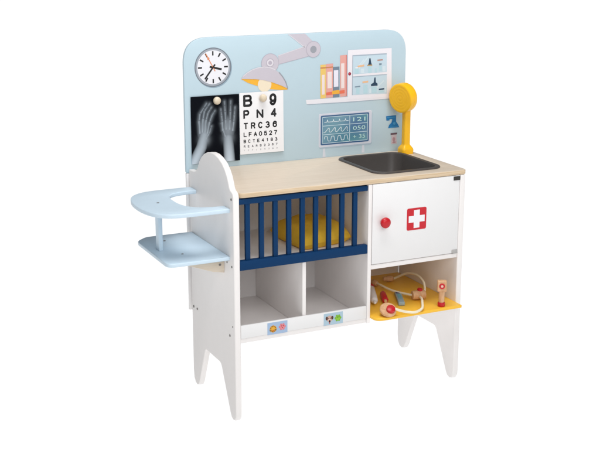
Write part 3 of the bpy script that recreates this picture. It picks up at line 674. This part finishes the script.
# ------------------------------------------------------------------ toy instruments on the yellow shelf
ZS = 0.2132
ste = thing("stethoscope", "toy stethoscope with looping cream tube and wooden ends on yellow shelf", "stethoscope", (0.46, 0.05, ZS))
bm = B()
tube(bm, [(0.4060, -0.0330, ZS+.0205), (0.4220, -0.0350, ZS+.0140), (0.440, -0.0345, ZS+.008), (0.460, -0.040, ZS+.006), (0.487, -0.028, ZS+.008), (0.505, 0.000, ZS+.014), (0.516, 0.020, ZS+.014), (0.524, 0.040, ZS+.0115)], 0.0033)
tube(bm, [(0.513, 0.060, ZS+.012), (0.498, 0.098, ZS+.010), (0.490, 0.130, ZS+.009), (0.4855, 0.166, ZS+.010), (0.4850, 0.192, ZS+.0095)], 0.0031)
tube(bm, [(0.543, 0.056, ZS+.012), (0.556, 0.070, ZS+.018), (0.5695, 0.100, ZS+.030), (0.5735, 0.140, ZS+.036), (0.568, 0.178, ZS+.0300), (0.556, 0.205, ZS+.014), (0.548, 0.212, ZS+.0085)], 0.0031)
obj("rubber_tube", bm, TUBE, ste)
ca = Vector((-0.12, -0.50, 0.86)).normalized(); c0 = Vector((0.3960, -0.0170, ZS+0.0112))
bm = B(); lathe(bm, [(0.0185, 0), (0.0205, 0.0015), (0.0205, 0.0075), (0.0185, 0.0095), (0, 0.0095)], c0, ca, 36)
cp = obj("chest_piece", bm, BEECH, ste)
bm = B(); lathe(bm, [(0.0108, 0), (0.0113, 0.002), (0.0108, 0.0070), (0.0076, 0.0085), (0, 0.0090)], c0 + ca*0.0096 + Vector((0.0036, 0, 0)) + Vector((-0.0665, -0.860, -0.509))*0.0062, ca, 28)
obj("red_button", bm, RED, cp)
bm = B(); sd_ = Vector((0.92, -0.18, 0)).normalized()
lathe(bm, [(0.004, -0.018), (0.0105, -0.017), (0.0120, -0.012), (0.0120, 0.012), (0.0105, 0.017), (0.004, 0.018)], (0.5290, 0.0560, ZS+.0122), sd_, 24)
cn = obj("tube_connector", bm, BEECH, ste)
bm = B(); lathe(bm, [(0.0065, 0), (0.0070, 0.003), (0.0060, 0.0055), (0, 0.006)], (0.5320, 0.0560, ZS+.0232), (0.1, -0.15, 1), 20); obj("red_cap", bm, RED, cn)
for (x, y, dx, dy) in ((0.546, 0.213, -0.95, 0.30), (0.4850, 0.192, -0.22, 0.95)):
    bm = B(); lathe(bm, [(0.0035, -0.002), (0.0065, 0.0), (0.0080, 0.006), (0.0080, 0.015), (0.0055, 0.019), (0.0062, 0.023), (0.0045, 0.027), (0, 0.028)], (x, y, ZS+.0086), (dx, dy, 0), 22)
    obj("ear_piece", bm, BEECH, ste)

oto = thing("otoscope", "wooden toy otoscope standing upright at the right end of the yellow shelf", "otoscope", (0.552, -0.014, ZS))
bm = B(); ox, oy = 0.5525, -0.0140
lathe(bm, [(0.0068, 0.0105), (0.0072, 0.012), (0.0074, 0.034), (0.0080, 0.039), (0.0040, 0.041)], (ox, oy, ZS), (0, 0, 1), 24)
obj("handle", bm, BEECH, oto)
bm = B(); dirn = Vector((-0.48, -0.86, 0.0)).normalized()
sidev = Vector((0.86, -0.48, 0))
t = B(); prism(t, [rounded(rect(-0.0118, 0.0, 0.0118, 0.0275), [0.003, 0.003, 0.003, 0.003])], 'Y', -0.0075, 0.0075, 0.0015)
for v in t.verts: v.co = Vector((ox, oy, ZS+0.0395)) + sidev*v.co.x - dirn*v.co.y + Vector((0, 0, v.co.z))
merge(bm, t); obj("head", bm, BEECH, oto)
bm = B(); hb = Vector((ox, oy, ZS+0.0545)) + dirn*0.0074
lathe(bm, [(0.0032, 0.0), (0.0066, 0.0), (0.0072, 0.0008), (0.0070, 0.0026), (0.0058, 0.0032), (0.0040, 0.0026), (0.0034, 0.0010)], hb, dirn, 28); lr = obj("lens_ring", bm, REDM, oto)
bm = B(); lathe(bm, [(0.0034, 0.0), (0.0033, 0.0022), (0.0018, 0.0026), (0, 0.0027)], hb + dirn*0.0008, dirn, 20); obj("lens", bm, mat("pale_pink_plastic", (0.80, 0.50, 0.40, 1), 0.3), lr)
bm = B(); lathe(bm, [(0.0088, 0), (0.0095, 0.001), (0.0095, 0.0085), (0.0086, 0.0105), (0.005, 0.0106)], (ox, oy, ZS+.0002), (0, 0, 1), 28); obj("base_cap", bm, RED, oto)

syr = thing("syringe", "white toy syringe with red plunger lying at the left end of the yellow shelf", "syringe", (0.415, 0.09, ZS))
sdv = Vector((0.3990-0.4560, 0.050-0.175, 0)).normalized(); s0 = Vector((0.4560, 0.175, ZS+.0098))
PLW = mat("milky_plastic", (0.74, 0.72, 0.72, 1), 0.3, 0.0, 60, 0.02)
bm = B(); lathe(bm, [(0.004, 0.0), (0.0088, 0.001), (0.0092, 0.003), (0.0092, 0.095), (0.0080, 0.100), (0.0040, 0.104), (0.0036, 0.116), (0.0020, 0.118), (0, 0.118)], s0 + sdv*0.018, sdv, 28); obj("barrel", bm, PLW, syr)
bm = B(); lathe(bm, [(0, 0), (0.0080, 0.0005), (0.0092, 0.002), (0.0092, 0.008), (0.0080, 0.010), (0.0045, 0.0105), (0.0045, 0.0185)], s0, sdv, 28); obj("plunger", bm, RED, syr)

ham = thing("toy_hammer_handle", "short dark red rounded stick with pale tip lying behind the stethoscope disc", "toy stick", (0.44, 0.08, ZS))
h0 = Vector((0.4585, 0.116, ZS+.0084)); hd = Vector((0.4310-0.4585, 0.052-0.116, 0)).normalized()
bm = B(); lathe(bm, [(0, 0), (0.0045, 0.0005), (0.0072, 0.003), (0.0080, 0.008), (0.0080, 0.055), (0.0070, 0.0575), (0.0040, 0.058)], h0, hd, 26); obj("grip", bm, RED, ham)
bm = B(); lathe(bm, [(0.0038, 0.0), (0.0042, 0.006), (0.0034, 0.0085), (0, 0.009)], h0 + hd*0.0575, hd, 20); obj("tip", bm, BEECH, ham)

th = thing("thermometer", "small flat grey blue toy thermometer lying between the tubes on the yellow shelf", "thermometer", (0.483, 0.07, ZS))
t0 = Vector((0.5000, 0.1120, ZS)); t1 = Vector((0.4640, 0.0300, ZS)); d_ = (t1-t0); L_ = d_.length; d_.normalize(); s_ = Vector((-d_.y, d_.x, 0))
def place(bm, src):
    for v in src.verts: v.co = t0 + d_*v.co.x + s_*v.co.y + Vector((0, 0, v.co.z))
    bmesh.ops.recalc_face_normals(src, faces=src.faces); merge(bm, src)
bm = B(); t = B(); box(t, 0, L_, -0.0080, 0.0080, 0.0003, 0.0095, 0.0015); place(bm, t)
tb = obj("body", bm, mat("blue_grey_plastic", (0.30, 0.40, 0.45, 1), 0.35, 0, 60, .03), th)
bm = B(); t = B(); box(t, 0.004, 0.018, -0.0060, 0.0060, 0.0096, 0.0106, 0.0); place(bm, t); obj("dark_end", bm, mat("indigo_print", (0.06, 0.06, 0.16, 1), .4), th)
bm = B(); t = B(); box(t, 0.026, 0.058, -0.0045, 0.0045, 0.0096, 0.0102, 0.0); place(bm, t); obj("scale_strip", bm, mat("teal_print", (0.18, 0.42, 0.50, 1), .4), th)
